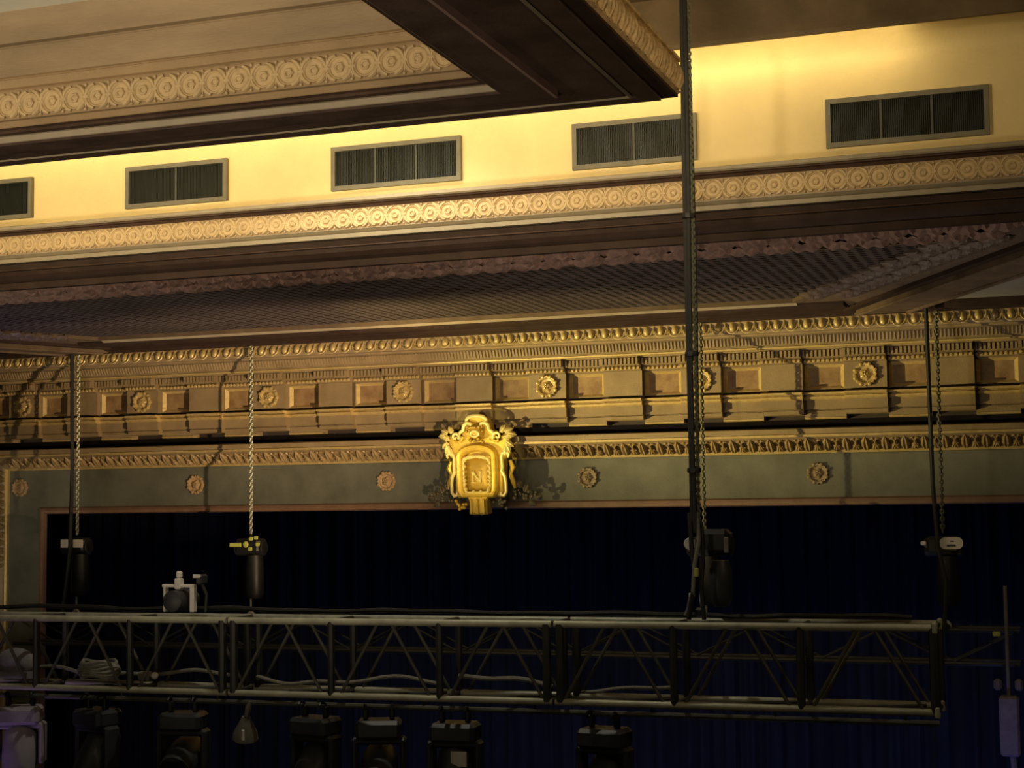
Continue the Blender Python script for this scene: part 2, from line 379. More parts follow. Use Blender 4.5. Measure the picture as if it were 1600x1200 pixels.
egm = eg.mesh('egg', 'gild', True)
for j in range(int((xb-xa)/.145)): inst('egg', egm, cor, (xa+.07+j*.145, 15.225, 1.735), (PI/2-.2, 0, 0))

# ------------------------------------------------------------------ soffit (ceiling over the stage front)
ZS = 1.82
def poly(pts, z, t=.05):
    n = len(pts); return MB().add([(x, y, z) for x, y in pts]+[(x, y, z+t) for x, y in pts], [tuple(range(n)), tuple(range(n, 2*n))[::-1]]+[(i, (i+1) % n, n+(i+1) % n, n+i) for i in range(n)])
sof = struct('ceiling_soffit', MB().box(XL, XR, 10.5, 16.0, ZS+.10, ZS+.16), 'brown', 'dark perforated soffit between stage cornice and cream wall', 'ceiling')
trap = lambda hw0, y0, hw1, y1: [(X0-hw0, y0), (X0+hw0, y0), (X0+hw1, y1), (X0-hw1, y1)]
poly(trap(5.28, 11.3, 3.70, 14.2), ZS+.03).build('perforated_panel', 'perf', sof)
# flat borders round the panel
def ringpoly(P, Q, z, t): return MB().add([(x, y, z) for x, y in P]+[(x, y, z) for x, y in Q]+[(x, y, z+t) for x, y in P]+[(x, y, z+t) for x, y in Q],
    [(i, (i+1) % 4, 4+(i+1) % 4, 4+i) for i in range(4)]+[(i, (i+1) % 4, 8+(i+1) % 4, 8+i) for i in range(4)]+[(4+i, 4+(i+1) % 4, 12+(i+1) % 4, 12+i) for i in range(4)])
ringpoly(trap(6.30, 10.56, 4.06, 14.93), trap(5.30, 11.28, 3.72, 14.18), ZS+.015, .06).build('border', 'perfleaf', sof)
ringpoly(trap(5.33, 11.26, 3.74, 14.22), trap(5.25, 11.32, 3.68, 14.17), ZS-.005, .06).build('panel_bead', 'beam', sof)
ringpoly(trap(6.36, 10.54, 4.10, 14.98), trap(6.28, 10.60, 4.03, 14.92), ZS-.02, .08).build('border_bead', 'brown', sof)
bl = MB(); bl.leaf(.24, .34, .06, .02, .9); bl.leaf(.13, .2, .05, .02, .7, Matrix.Translation((.12, 0, 0))); blm = bl.mesh('leaf', 'leafborder'); blm2 = bl.mesh('leaf', 'perfleaf')
for r_, (yy, hw) in enumerate(((10.66, 6.0), (10.98, 5.7))):
    n = int(2*hw/.24)
    for i in range(n): inst('leaf', blm, sof, (X0-hw+(i+.5)*.24+.06*r_, yy, ZS+.015), (PI, 0, PI+random.uniform(-.25, .25)))
for sx in (-1, 1):
    ang = math.atan2(-.55*4, 4)
    for i in range(17):
        t = (i+.5)/17; yy = 11.35+2.65*t
        for r_ in range(2):
            hw = 5.30+(3.72-5.30)*t*.92+.14+.28*r_
            inst('leaf', blm2, sof, (X0+sx*hw, yy, ZS+.015), (PI, 0, sx*(-PI/2+.45)+random.uniform(-.2, .2)), (.7, .75, .7))
# splayed beams
for sx in (-1, 1):
    P = [(X0+sx*4.12, 15.0), (X0+sx*6.42, 10.52), (X0+sx*6.92, 10.52), (X0+sx*4.64, 14.95)]
    poly(P, ZS-.05, .15).build('splayed_beam', 'beam', sof)
    d = [(X0+sx*4.16, 14.95, ZS-.055), (X0+sx*6.44, 10.53, ZS-.055)]; e = [(X0+sx*4.62, 14.9, ZS-.055), (X0+sx*6.90, 10.53, ZS-.055)]
    MB().tube(d, .016, 8).build('beam_bead', 'beam', sof); MB().tube(e, .02, 8).build('beam_bead', 'beam', sof)
    P = [(X0+sx*4.86, 14.74), (X0+sx*7.0, 10.6), (X0+sx*8.3, 10.6), (X0+sx*8.3, 14.74)]
    poly(P, ZS+.02, .08).build('side_panel', 'greypanel', sof)
# trims along the back edge
MB().prism([(14.96, ZS+.10), (14.96, ZS-.03), (15.04, ZS-.04), (15.06, ZS-.01), (15.12, ZS-.01), (15.13, ZS-.035), (15.19, ZS-.035), (15.2, ZS+.1)], XL, XR).build('back_trim', 'brown', sof)
MB().prism([(14.40, ZS+.08), (14.40, ZS-.005), (14.44, ZS-.025), (14.62, ZS-.025), (14.66, ZS-.0), (14.92, ZS-.0), (14.92, ZS+.08)], X0-4.1, X0+4.1).build('back_board', 'brown', sof)
MB().prism([(14.25, ZS+.08), (14.25, ZS+.0), (14.30, ZS-.02), (14.34, ZS+.0), (14.34, ZS+.08)], X0-3.7, X0+3.7).build('back_bead', 'fillet', sof)

# ------------------------------------------------------------------ soffit edge moulding (trim_4)
ed = struct('trim_4', MB().prism([(10.62, ZS+.0), (10.56, ZS-.01), (10.54, ZS+.03), (10.50, 1.87), (10.47, 1.90), (10.46, 1.93), (10.48, 1.935), (10.48, 1.995), (10.7, 2.0), (10.7, 2.28), (10.82, 2.28), (10.82, ZS)], XL, XR), 'brown', 'dark brown moulding with a rosette band below the cream wall', 'moulding')
MB().tube([(XL, 10.465, 1.943), (XR, 10.465, 1.943)], .005, 8).build('bead', 'brown2', ed, smooth=True)
MB().prism([(10.7, 1.995), (10.435, 1.998), (10.43, 2.028), (10.445, 2.032), (10.7, 2.034)], XL, XR).build('fillet', 'fillet', ed)
MB().prism([(10.7, 2.034), (10.455, 2.034), (10.44, 2.042), (10.42, 2.058), (10.42, 2.062), (10.7, 2.062)], XL, XR).build('fillet', 'fillet', ed)
MB().prism([(10.7, 2.062), (10.425, 2.062), (10.425, 2.212), (10.7, 2.212)], XL, XR).build('rosette_band', 'tan', ed)
MB().prism([(10.7, 2.212), (10.44, 2.214), (10.42, 2.235), (10.40, 2.24), (10.40, 2.25), (10.7, 2.25)], XL, XR).build('brown_moulding', 'brown2', ed)  # dark brown moulding set back under the lip
MB().prism([(10.7, 2.25), (10.385, 2.252), (10.375, 2.262), (10.375, 2.282), (10.39, 2.288), (10.82, 2.288)], XL, XR).build('lip', 'fillet', ed)
def patera_mesh(R, m):
    b = MB()
    b.lathe([(R, 0), (R, R*.16), (R*.93, R*.22), (R*.86, R*.18), (R*.80, R*.08), (R*.55, R*.05), (R*.45, R*.08), (R*.43, R*.24), (R*.34, R*.30), (R*.24, R*.26), (R*.2, R*.16), (.0001, R*.2)], 20,
            mod=lambda a, r: 1+(.09*math.cos(6*a) if .2*R < r < R*.5 else 0))
    return b.mesh('rosette', m, True)
def palmette_mesh(P, R, Hh, m):     # between two rosettes a pitch P apart
    b = MB(); r = R*.17
    for sx in (-1, 1):
        for sy in (-1, 1):
            cx = sx*P/2; pts = []; rr = []
            for k in range(7):
                t = k/6; ang = .12+t*1.15; q = R*1.14
                x = cx-sx*q*math.cos(ang); yv = sy*min(q*math.sin(ang), Hh*.98); pts.append((x, yv, R*.12)); rr.append(r*(.75+.5*math.sin(PI*t)))
            b.tube(pts, rr, 6)
    for sy in (-1, 1):
        b.ell((0, sy*Hh*.86, R*.1), (R*.14, R*.16, R*.14), 6, 4)
        b.tube([(0, sy*R*.1, R*.1), (0, sy*Hh*.7, R*.1)], [R*.16, R*.05], 5)
    b.cbox((0, 0, R*.1), (P-1.75*R, R*.3, R*.3), R*.05)
    return b.mesh('palmette', m, True)
pit = .1387
pa1 = patera_mesh(.058, 'tanlight'); pl1 = palmette_mesh(pit, .058, .074, 'tanlight')
for i in range(80):
    x = -.327-(i-6)*pit
    inst('rosette', pa1, ed, (x, 10.426, 2.137), WALLUP); inst('palmette', pl1, ed, (x-pit/2, 10.426, 2.137), WALLUP)

# ------------------------------------------------------------------ cream wall and upper ceiling
cv = [(10.8, 2.25), (10.8, 3.02)]+[(10.8-.20*(1-math.cos(t)), 3.02+.18*math.sin(t)) for t in [PI/2*k/8 for k in range(1, 9)]]
b = MB().prism(cv+[(10.6, 3.3), (11.0, 3.3), (11.0, 2.25)], XL, XR)
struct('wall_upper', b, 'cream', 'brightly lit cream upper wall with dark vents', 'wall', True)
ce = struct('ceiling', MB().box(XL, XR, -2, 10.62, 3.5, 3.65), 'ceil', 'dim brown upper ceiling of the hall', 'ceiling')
MB().box(-1.72, -1.66, 2, 8.6, 3.42, 3.5).build('ceiling_batten', 'brown', ce)

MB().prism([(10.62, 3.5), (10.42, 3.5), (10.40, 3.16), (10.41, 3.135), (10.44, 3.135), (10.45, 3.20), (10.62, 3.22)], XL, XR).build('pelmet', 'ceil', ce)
# ------------------------------------------------------------------ ceiling coffer ring
CX1, CY1 = -1.908, 7.6; CX0, CY0 = 2*X0-CX1, -1.5
def ring(prof):
    rows = [[(CX0+o, CY0+o, z), (CX1-o, CY0+o, z), (CX1-o, CY1-o, z), (CX0+o, CY1-o, z)] for o, z in prof]
    return MB().strip(rows, True)
cof = struct('ceiling_coffer', ring([(0.0, 2.06), (0, 2.033), (.10, 2.033), (.115, 2.045), (.135, 2.045), (.15, 2.030), (.42, 2.026), (.42, 1.985), (.60, 1.985), (.63, 1.975), (.645, 1.985)]), 'umber', 'dark rectangular ceiling frame hanging before the cream wall', 'ceiling frame')
ring([(.125, 2.048), (.118, 2.036), (.128, 2.026), (.14, 2.036)]).build('bead', 'fillet', cof)  # paler than the underside: the glint along the bead is put into its colour
ring([(.418, 2.028), (.412, 2.026), (.412, 1.987), (.424, 1.983)]).build('lit_step_fillet', 'umberlit', cof)
ring([(.645, 1.985), (.65, 1.988), (.655, 2.016), (.67, 2.018)]).build('inner_fillet', 'fillet', cof)
ring([(.67, 2.018), (.71, 2.02), (.71, 2.034), (.73, 2.04)]).build('inner_cove', 'brown2', cof)
ring([(.70, 2.036), (.72, 2.05), (.74, 2.074), (.765, 2.076), (.765, 2.228), (.75, 2.232), (.75, 2.238), (.77, 2.245), (.77, 2.29), (.76, 2.295), (.76, 2.30), (.79, 2.31)]).build('rosette_band', 'tan', cof)
ring([(.79, 2.30), (.80, 2.45), (.785, 2.455), (.785, 2.465), (.82, 2.47), (.84, 2.59), (.86, 2.628)]).build('inner_wall', 'glaze', cof)
b = MB(); b.box(CX0+.8, CX1-.8, CY0+.8, CY1-.8, 2.628, 2.70); b.build('inner_ceiling', 'white', cof)
ring([(0, 2.06), (-.07, 2.06), (-.07, 2.075)]).build('outer_underside', 'brown2', cof)
ring([(-.07, 2.075), (-.085, 2.085), (-.075, 2.10), (-.07, 2.235), (-.085, 2.245), (-.085, 2.262), (-.05, 2.275), (.16, 2.277)]).build('leaf_band', 'leafgold', cof)
ring([(.16, 2.277), (.16, 3.5)]).build('outer_wall', 'ceil', cof)
pa2 = patera_mesh(.058, 'tanlight')
for i in range(48):
    x = -3.644*.76-(i-0)*pit
    inst('rosette', pa2, cof, (x, CY1-.765, 2.150), WALLUP); inst('palmette', pl1, cof, (x-pit/2, CY1-.765, 2.150), WALLUP)
gl = MB(); gl.leaf(.11, .15, .035, .01, .9); glm = gl.mesh('leaf', 'leafgold')
for i in range(40):
    yy = CY1+.03-i*.105
    inst('leaf', glm, cof, (CX1+.071, yy, 2.09), (PI/2, random.uniform(-.2, .2), PI/2))

# ------------------------------------------------------------------ vents in the cream wall
def vent(x0, x1, cells, label):
    z0, z1 = 2.432, 2.770; w = x1-x0; h = z1-z0; f = .034
    t = thing('wall_vent', label, 'vent', ((x0+x1)/2, 10.8, z0), 'vents along the cream wall'); a = w/2
    b = MB()
    b.box(-a, a, -.035, 0, 0, f).box(-a, a, -.035, 0, h-f, h).box(-a, -a+f, -.035, 0, f, h-f).box(a-f, a, -.035, 0, f, h-f)
    b.build('frame', 'ventframe', t)
    MB().box(-a+f, a-f, -.004, .02, f, h-f).build('backing', 'ventdark', t)
    cw = (w-2*f)/cells
    for c in range(cells):
        xs = -a+f+c*cw; lv = MB(); n = int(cw/.013)
        for j in range(n): lv.box(xs+(j+.25)*cw/n, xs+(j+.7)*cw/n, -.014, -.004, f, h-f)
        lv.build('louvre', 'ventdark', t, kind='stuff')
        if c: MB().box(xs-.008, xs+.008, -.022, -.002, f, h-f).build('mullion', 'mullion', t)
vent(-1.547, -.469, 3, 'three-panel wall vent nearest the right edge, right of the cables')
vent(-3.375, -2.455, 2, 'two-panel wall vent crossed by the hanging cable bundle')
vent(-5.316, -4.245, 3, 'wall vent below the middle of the hanging ceiling frame')
vent(-7.157, -6.227, 2, 'wall vent second from the left edge')
vent(-9.13, -8.057, 3, 'wall vent cut off by the left edge')

# ------------------------------------------------------------------ cartouche
k_ = .0011
ct = thing('gilded_cartouche', 'gilded shield cartouche with letter N above the stage opening', 'cartouche', (X0+.07, 15.92, -.05), rot=(math.radians(4), 0, 0))
def U(px, py, d=0.): return ((px-655)*k_, -d, (1100-py)*k_)
def mirror(h): return h+[(1310-x, y) for x, y in h[::-1]]
def offs(P, d):
    n = len(P); out = []
    A = sum(P[i][0]*P[(i+1) % n][1]-P[(i+1) % n][0]*P[i][1] for i in range(n)); sg = 1 if A > 0 else -1
    for i in range(n):
        a, b_, c = Vector(P[i-1]), Vector(P[i]), Vector(P[(i+1) % n]); e = (b_-a).normalized(); f = (c-b_).normalized()
        nn = (Vector((e.y, -e.x))+Vector((f.y, -f.x)))
        nn = nn.normalized() if nn.length > 1e-4 else Vector((e.y, -e.x)); out.append((b_.x-sg*nn.x*d, b_.y-sg*nn.y*d))
    return out
def slab(P, d0, d1, bev, m, name, bevw=None):
    Q = offs(P, bevw or bev/k_); n = len(P)
    b = MB().add([U(x, y, d0) for x, y in P]+[U(x, y, d1-bev) for x, y in P]+[U(x, y, d1) for x, y in Q],
        [(i, (i+1) % n, n+(i+1) % n, n+i) for i in range(n)]+[(n+i, n+(i+1) % n, 2*n+(i+1) % n, 2*n+i) for i in range(n)]+[tuple(range(2*n, 3*n)), tuple(range(n))[::-1]])
    return b.build(name, m, ct)
half = [(600, 1098), (572, 1095), (578, 990), (545, 930), (425, 945), (400, 905), (404, 760), (395, 580), (335, 532), (372, 470), (342, 430), (340, 350), (362, 330), (395, 332), (418, 352), (424, 385), (450, 402), (490, 380), (478, 345), (484, 308), (518, 288), (526, 242), (545, 220), (552, 188), (582, 162), (630, 153)]
slab(mirror(half), .14, .26, .02, 'gold', 'back_plate')
slab([(470, 1050), (470, 420), (840, 420), (840, 1050)], -.1, .15, .01, 'bronze', 'mount')
slab([(560, 1100), (566, 990), (545, 925), (765, 925), (744, 990), (750, 1100), (690, 1108), (620, 1108)], .2, .33, .02, 'gold', 'pendant')
for px in (590, 655, 720): slab([(px-14, 1098), (px-11, 950), (px+11, 950), (px+14, 1098)], .32, .352, .012, 'gold', 'flute', 8)
def shape(hw, yb, ys, yt, n=10):     # round-arched shield outline
    P = [(655-hw*.86, yb), (655-hw*.97, yb-40), (655-hw, (yb+ys)/2)]
    P += [(655-hw*math.cos(t), ys-(ys-yt)*math.sin(t)**.8) for t in [PI*k/(2*n) for k in range(0, n+1)]]
    P = P+[(1310-x, y) for x, y in P[::-1][1:]]
    return P
def ringsweep(P, prof, m, name, smooth=True):
    rows = [[U(x, y, d) for x, y in offs(P, o)] for o, d in prof]
    return MB().strip(rows, True).build(name, m, ct, smooth=smooth)
mid = shape(172, 908, 560, 462)
ringsweep(mid, [(-44, .24), (-40, .31), (-24, .345), (0, .33), (16, .335), (30, .31), (38, .27)], 'gold', 'shield_frame')
# domed field
rows = []
fp = shape(128, 880, 590, 545)
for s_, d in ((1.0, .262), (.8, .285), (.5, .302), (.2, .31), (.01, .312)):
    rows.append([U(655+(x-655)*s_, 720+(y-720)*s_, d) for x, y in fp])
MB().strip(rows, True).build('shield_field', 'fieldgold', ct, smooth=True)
rf = MB(); rp = shape(128, 882, 585, 545, 8); L_ = len(rp)
for i in range(L_):
    for s_ in (0, .33, .66):
        x = rp[i][0]*(1-s_)+rp[(i+1) % L_][0]*s_; y_ = rp[i][1]*(1-s_)+rp[(i+1) % L_][1]*s_
        w_ = random.uniform(9, 17); rf.ell(U(x, y_, .335), (w_*k_*1.25, .028, w_*k_*1.2), 6, 4)
rf.tube([U(x, y_, .33) for x, y_ in offs(rp, -8)], .010, 6, closed=True)
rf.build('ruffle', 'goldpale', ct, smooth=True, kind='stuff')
ln = MB()
def bar(p, q_, w): ln.tube([U(p[0], p[1], .326), U(q_[0], q_[1], .326)], w*k_, 4)
bar((612, 690), (612, 790), 7); bar((612, 690), (690, 792), 10); bar((690, 688), (690, 792), 8)
for px, py in ((612, 690), (612, 790), (690, 688)): bar((px-16, py), (px+16, py), 5)
ln.build('letter', 'goldpale', ct)
# crest hood with its mask
cr = MB()
cr.tube([U(*p, .29) for p in ((548, 222), (552, 188), (580, 164), (625, 154), (685, 154), (730, 164), (758, 188), (762, 222))], [.012, .018, .021, .022, .022, .021, .018, .012], 8)
for sx in (-1, 1):
    cr.tube([U(655+sx*(p[0]-655), p[1], .305) for p in ((832, 342), (822, 310), (790, 290), (780, 244), (752, 220), (712, 226), (698, 252), (716, 268))], [.010, .018, .02, .022, .022, .020, .016, .010], 8)
cr.build('crest_hood', 'goldpale', ct, smooth=True)
mk = MB()
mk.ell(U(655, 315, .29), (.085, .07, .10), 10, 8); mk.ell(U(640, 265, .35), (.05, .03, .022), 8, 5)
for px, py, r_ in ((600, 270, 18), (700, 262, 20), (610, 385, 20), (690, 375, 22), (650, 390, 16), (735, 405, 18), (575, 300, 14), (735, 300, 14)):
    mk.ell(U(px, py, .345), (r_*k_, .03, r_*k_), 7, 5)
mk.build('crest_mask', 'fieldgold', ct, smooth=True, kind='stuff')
MB().tube([U(655+42*math.cos(t), 325+26*math.sin(t), .355) for t in [2*PI*j/16 for j in range(16)]], .012, 6, closed=True).build('crest_ring', 'goldpale', ct, smooth=True)
for sx in (-1, 1):
    mx = lambda px: 655+sx*(px-655)
    sp = [(mx(870+(44-3.0*j)*math.cos(2.6+.55*j)), 352+(44-3.0*j)*math.sin(2.6+.55*j)) for j in range(14)]
    MB().tube([U(x, y_, .31) for x, y_ in sp], [.020-.0009*j for j in range(14)], 7).build('volute', 'goldpale', ct, smooth=True)
    cv_ = [(mx(880), 390), (mx(850), 402), (mx(820), 388), (mx(800), 350)]
    MB().tube([U(x, y_, .29) for x, y_ in cv_], .016, 7).build('shoulder_scroll', 'gold', ct, smooth=True)
    sc = [(mx(965), 560), (mx(975), 530), (mx(945), 508), (mx(910), 520), (mx(898), 560), (mx(905), 650), (mx(898), 690), (mx(925), 740), (mx(935), 800), (mx(935), 890), (mx(910), 925), (mx(880), 915), (mx(885), 890)]
    MB().tube([U(x, y_, .28) for x, y_ in sc], [.012, .016, .018, .02, .02, .018, .026, .018, .018, .018, .02, .018, .014], 7).build('side_scroll', 'goldpale', ct, smooth=True)
    ft = [(mx(960), 590), (mx(985), 660), (mx(960), 720), (mx(985), 800), (mx(1000), 860)]
    MB().tube([U(x, y_, .2) for x, y_ in ft], [.02, .03, .022, .026, .012], 7).build('side_scroll', 'gold', ct, smooth=True)
    for px, py, a_, l_ in ((905, 320, 60, 75), (945, 320, 25, 80), (975, 330, -12, 75), (950, 400, -40, 85), (955, 430, -72, 85), (950, 455, -105, 80), (930, 360, -10, 70)):
        R_ = Matrix.Translation(Vector(U(mx(px), py, .30))) @ Matrix.Rotation(sx*math.radians(90-a_), 4, 'Y') @ Matrix.Rotation(math.radians(70), 4, 'X')
        lb = MB().leaf(.062, l_*k_*1.2, .028, .008, .4, R_); lb.build('leaf', 'goldpale', ct, smooth=True)
    fc = MB()
    for j in range(26):
        t = random.random(); px = 960+t*240; py = 960-abs(t-.35)*40+random.uniform(-85, 30)*(1-.6*t); r_ = random.uniform(12, 20)*k_
        fc.ell(U(mx(px), py, .12+random.uniform(0, .06)), (r_, r_, r_), 7, 5)
    fc.build('fruit_cluster', 'bronze', ct, smooth=True, kind='stuff')
    for px, py, a_ in ((1080, 900, 70), (1170, 950, 10), (1040, 860, 110), (1120, 990, -30)):
        R_ = Matrix.Translation(Vector(U(mx(px), py, .14))) @ Matrix.Rotation(sx*math.radians(90-a_), 4, 'Y') @ Matrix.Rotation(math.radians(78), 4, 'X')
        MB().leaf(.07, .09, .025, .01, .6, R_).build('leaf', 'bronze', ct, smooth=True)
    fg = MB()
    for j in range(9): fg.ell(U(mx(780+random.uniform(0, 140)), 985+random.uniform(-20, 70), .24), (.02, .02, .02), 7, 5)
    fg.build('fruit_cluster', 'gold' if sx < 0 else 'bronze', ct, smooth=True, kind='stuff')

# ------------------------------------------------------------------ front lighting truss
TY0, TY1, TX0, TX1 = 9.75, 10.10, -9.2, -.845
TZ0, TZ1 = -1.244, -.748
tr = thing('lighting_truss', 'long dull metal box truss spanning the hall before the stage', 'truss', (-.845, 9.92, TZ0), rot=(0, -.0035, 0))
def T(x, y, z): return (x+.845, y-9.92, z-TZ0)
pp = .7945; posts = [-.847-pp*j for j in range(11)]
for j in range(0, 9, 3):
    xa_, xb_ = posts[j], posts[min(j+3, 10)]
    for y in (TY0, TY1):
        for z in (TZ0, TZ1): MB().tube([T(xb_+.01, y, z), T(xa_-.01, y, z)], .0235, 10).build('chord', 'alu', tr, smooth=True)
for j, x in enumerate(posts):
    for y in (TY0, TY1):
        dbl = j % 3 == 0
        for dx in ((-.045, .045) if dbl and j else (0,)):
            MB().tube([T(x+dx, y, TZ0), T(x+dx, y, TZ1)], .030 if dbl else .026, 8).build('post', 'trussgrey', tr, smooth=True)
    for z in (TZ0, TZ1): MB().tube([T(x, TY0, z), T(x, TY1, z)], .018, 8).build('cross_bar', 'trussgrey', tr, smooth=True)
    if j == 0:
        for y in (TY0, TY1):
            for z in (TZ0, TZ1): MB().cbox(T(x+.01, y, z), (.03, .07, .07), .008).build('end_plate', 'alu', tr)
for j in range(len(posts)-1):
    xr, xl = posts[j], posts[j+1]; xm = (xr+xl)/2
    for y in (TY0, TY1):
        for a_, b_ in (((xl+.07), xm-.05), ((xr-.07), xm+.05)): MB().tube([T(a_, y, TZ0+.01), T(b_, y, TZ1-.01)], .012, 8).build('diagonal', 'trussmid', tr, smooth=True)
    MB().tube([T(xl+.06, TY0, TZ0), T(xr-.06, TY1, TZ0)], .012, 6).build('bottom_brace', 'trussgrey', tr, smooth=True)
t = thing('lamp_pipe', 'thin grey pipe slung beneath the long front truss', 'pipe', (TX1, 9.95, TZ0-.09))
MB().tube([(-8.3, 0, -.03), (0, 0, -.0)], .018, 8).build('pipe', 'trussmid', t, smooth=True)
for j in range(0, 10): MB().tube([(posts[j]-.2-TX1, 0, 0), (posts[j]-.2-TX1, 0, .055)], .010, 6).build('hanger', 'black', t)

# cables lying along the truss
def drape(name, pts, r, m, label, cat='cable', grp='cables lying in the truss'):
    o = MB().tube([(p[0]-pts[0][0], p[1]-pts[0][1], p[2]-pts[0][2]) for p in pts], r, 7).build(name, m, None, (pts[0][0], pts[0][1], pts[0][2]+H), True)
    return mark(o, label, cat, grp)
def wob(xa_, xb_, y, z, amp, n=90, seed=1, yamp=.05):
    r_ = random.Random(seed); ph = [r_.uniform(0, 6) for _ in range(4)]; L_ = abs(xb_-xa_)
    out = []
    for i in range(n+1):
        t_ = i/n*L_
        out.append((xa_+(xb_-xa_)*i/n, y+yamp*math.sin(t_*5+ph[0]), z+amp*(.5+.5*math.sin(t_*4.3+ph[1]))+amp*.25*math.sin(t_*11+ph[2])))
    return out
drape('cable', wob(-7.9, -5.75, 10.03, TZ0+.055, .035, seed=2), .014, 'rope', 'pale loose cable along the left end of the truss bottom')
drape('cable', wob(-5.5, -4.1, 9.90, TZ0+.045, .05, seed=3), .013, 'rope', 'pale looping cable on the truss bottom left of centre')
drape('cable', wob(-4.0, -3.3, 9.98, TZ0+.06, .05, seed=4), .016, 'rope', 'pale arched cable inside the truss right of centre')
drape('cable', wob(-3.1, -2.5, 9.96, TZ0+.05, .05, seed=5), .012, 'rope', 'short pale cable bundle in the truss just left of the hoist')
drape('cable', wob(-7.9, -1.0, 10.04, TZ1+.035, .012, 160, 6, .02), .017, 'blackcab', 'black cable strapped along the top of the truss')

# ------------------------------------------------------------------ moving lights under the truss
def moving_head(x, label, tilt, pan, m='fixture', zt=-1.36, band=False):
    t = thing('moving_light', label, 'stage light', (x, 9.93, zt), 'moving lights hung under the truss', (0, 0, pan))
    MB().cbox((0, 0, -.075), (.31, .24, .13), .025).build('base', m, t)
    for sx in (-1, 1):
        c = MB(); c.cbox((sx*.09, 0, .03), (.035, .05, .08), .008); c.tube([(sx*.09, -.04+.04*math.cos(q_), .06+.035*math.sin(q_)) for q_ in [PI*j/6 for j in range(7)]], .010, 6)
        c.build('clamp', 'black', t)
        MB().cbox((sx*.165, 0, -.28), (.04, .13, .30), .015).build('yoke_arm', m, t)
    MB().cbox((0, 0, -.15), (.35, .13, .05), .015).build('yoke_plate', m, t)
    hd = MB(); hd.lathe([(.05, -.20), (.10, -.19), (.125, -.12), (.13, .04), (.12, .16), (.115, .2)], 16)
    o = hd.build('head', m, t, (0, 0, -.34), True); o.rotation_euler = (tilt, 0, 0)
    MB().lathe([(.105, .201), (.08, .21), (.03, .215), (.0005, .216)], 16).build('lens', 'lens', o, smooth=True)
    MB().cbox((0, -.122, -.04), (.10, .012, .05)).build('head_label', 'label' if band else 'fixgrey', o)
    if band: MB().cbox((.05, -.10, -.24), (.11, .012, .10), .004).build('plate', 'label', t)
    return t
for x, tl, pn, lab, bnd in ((-7.47, 3.0, .4, 'black moving light at the left edge beside the lilac glow', 0), (-6.80, 2.6, -.3, 'black moving light under the pale rounded bundle in the truss', 0), (-6.08, 1.9, .2, 'black moving light directly left of the small grey lamp', 0),
                      (-5.03, 2.4, -.2, 'black moving light directly right of the small grey lamp', 0), (-4.55, 2.0, .35, 'black moving light hung fourth from the left, close beside another', 0), (-3.99, 2.7, .1, 'black moving light with a pale label, below the middle', 1), (-2.95, 2.3, -.15, 'rightmost black moving light under the truss', 0)):
    moving_head(x, lab, tl, pn, 'housinglit' if x < -7 else 'fixture', band=bool(bnd), zt=-1.42)
# small grey lamp with pale highlight tag
t = thing('small_lamp', 'small grey flared lamp with a white highlight tag under the truss', 'stage light', (-5.57, 9.93, -1.40))
MB().tube([(.03, 0, .06), (.015, 0, .02), (0, 0, -.05)], [.012, .022, .02], 8).build('stem', 'fixgrey', t, smooth=True)
o = MB().lathe([(.03, 0), (.04, -.03), (.085, -.12), (.095, -.165), (.085, -.175), (.03, -.14)], 14, (0, 0, -.05)).build('shade', 'fixgrey', t, smooth=True); o.rotation_euler = (.25, .2, 0)
MB().cbox((.02, -.085, -.165), (.022, .012, .075), .004).build('mark', 'label', t)  # pale strip added as the white highlight on the shade
# pale rounded bundle and small items inside the truss
t = thing('cable_bundle_bag', 'pale rounded bundle of coiled cable resting in the truss', 'cable coil', (-6.76, 9.89, TZ0+.025))
for k in range(6):
    rx = .17-.012*abs(k-2); MB().tube([(rx*math.cos(q_), .08*math.sin(q_), .03+.02*k+.01*math.sin(3*q_+k)) for q_ in [2*PI*j/20 for j in range(20)]], .014, 6, closed=True).build('loop', 'rope', t, smooth=True)
t = thing('round_knob_clamp', 'small clamp with a round pale knob on the truss bottom', 'clamp', (-6.38, 9.90, TZ0+.02))
MB().cbox((0, 0, .04), (.09, .07, .07), .012).build('body', 'fixgrey', t); MB().ell((.10, -.03, .05), (.026, .026, .026), 10, 8).build('knob', 'label', t, smooth=True); MB().tube([(.02, 0, .05), (.09, -.02, .05)], .012, 6).build('arm', 'fixgrey', t)
o = MB().ell((0, 0, .10), (.17, .09, .11), 14, 8).box(-.15, .15, -.07, .07, -.01, .04).build('cloth_bag', 'bag', None, (-7.48, 9.88, TZ0+.035+H), True); mark(o, 'greyish lilac cloth bag in the truss at the left edge', 'bag')
# bracketed fixture on the truss top
t = thing('bracket_projector', 'black fixture in a white metal bracket standing on the truss', 'stage light', (-6.10, 9.92, TZ1+.028))
b = MB(); b.cbox((-.11, -.02, .09), (.018, .05, .18), .004).cbox((.115, -.02, .09), (.034, .05, .18), .004).cbox((0, -.02, .185), (.26, .05, .02), .004); b.build('bracket', 'label', t)
MB().cbox((0, -.025, .20), (.05, .06, .08), .008).build('mount_block', 'label', t); MB().cbox((0, -.02, .265), (.04, .04, .05), .01).build('knob', 'label', t)
o = MB().lathe([(.05, -.13), (.075, -.12), (.08, .08), (.09, .1), (.085, .12)], 14, axis='y').build('body', 'fixture', t, (0, 0, .08), True)
MB().lathe([(.082, .121), (.03, .126), (.0005, .127)], 14, axis='y').build('lens', 'lens', o)
b = MB().cbox((.16, .02, .23), (.05, .10, .07), .012); b.build('cable_plug', 'fixture', t); MB().cbox((.15, -.035, .255), (.06, .012, .025), .004).build('plug_label', 'label', t)
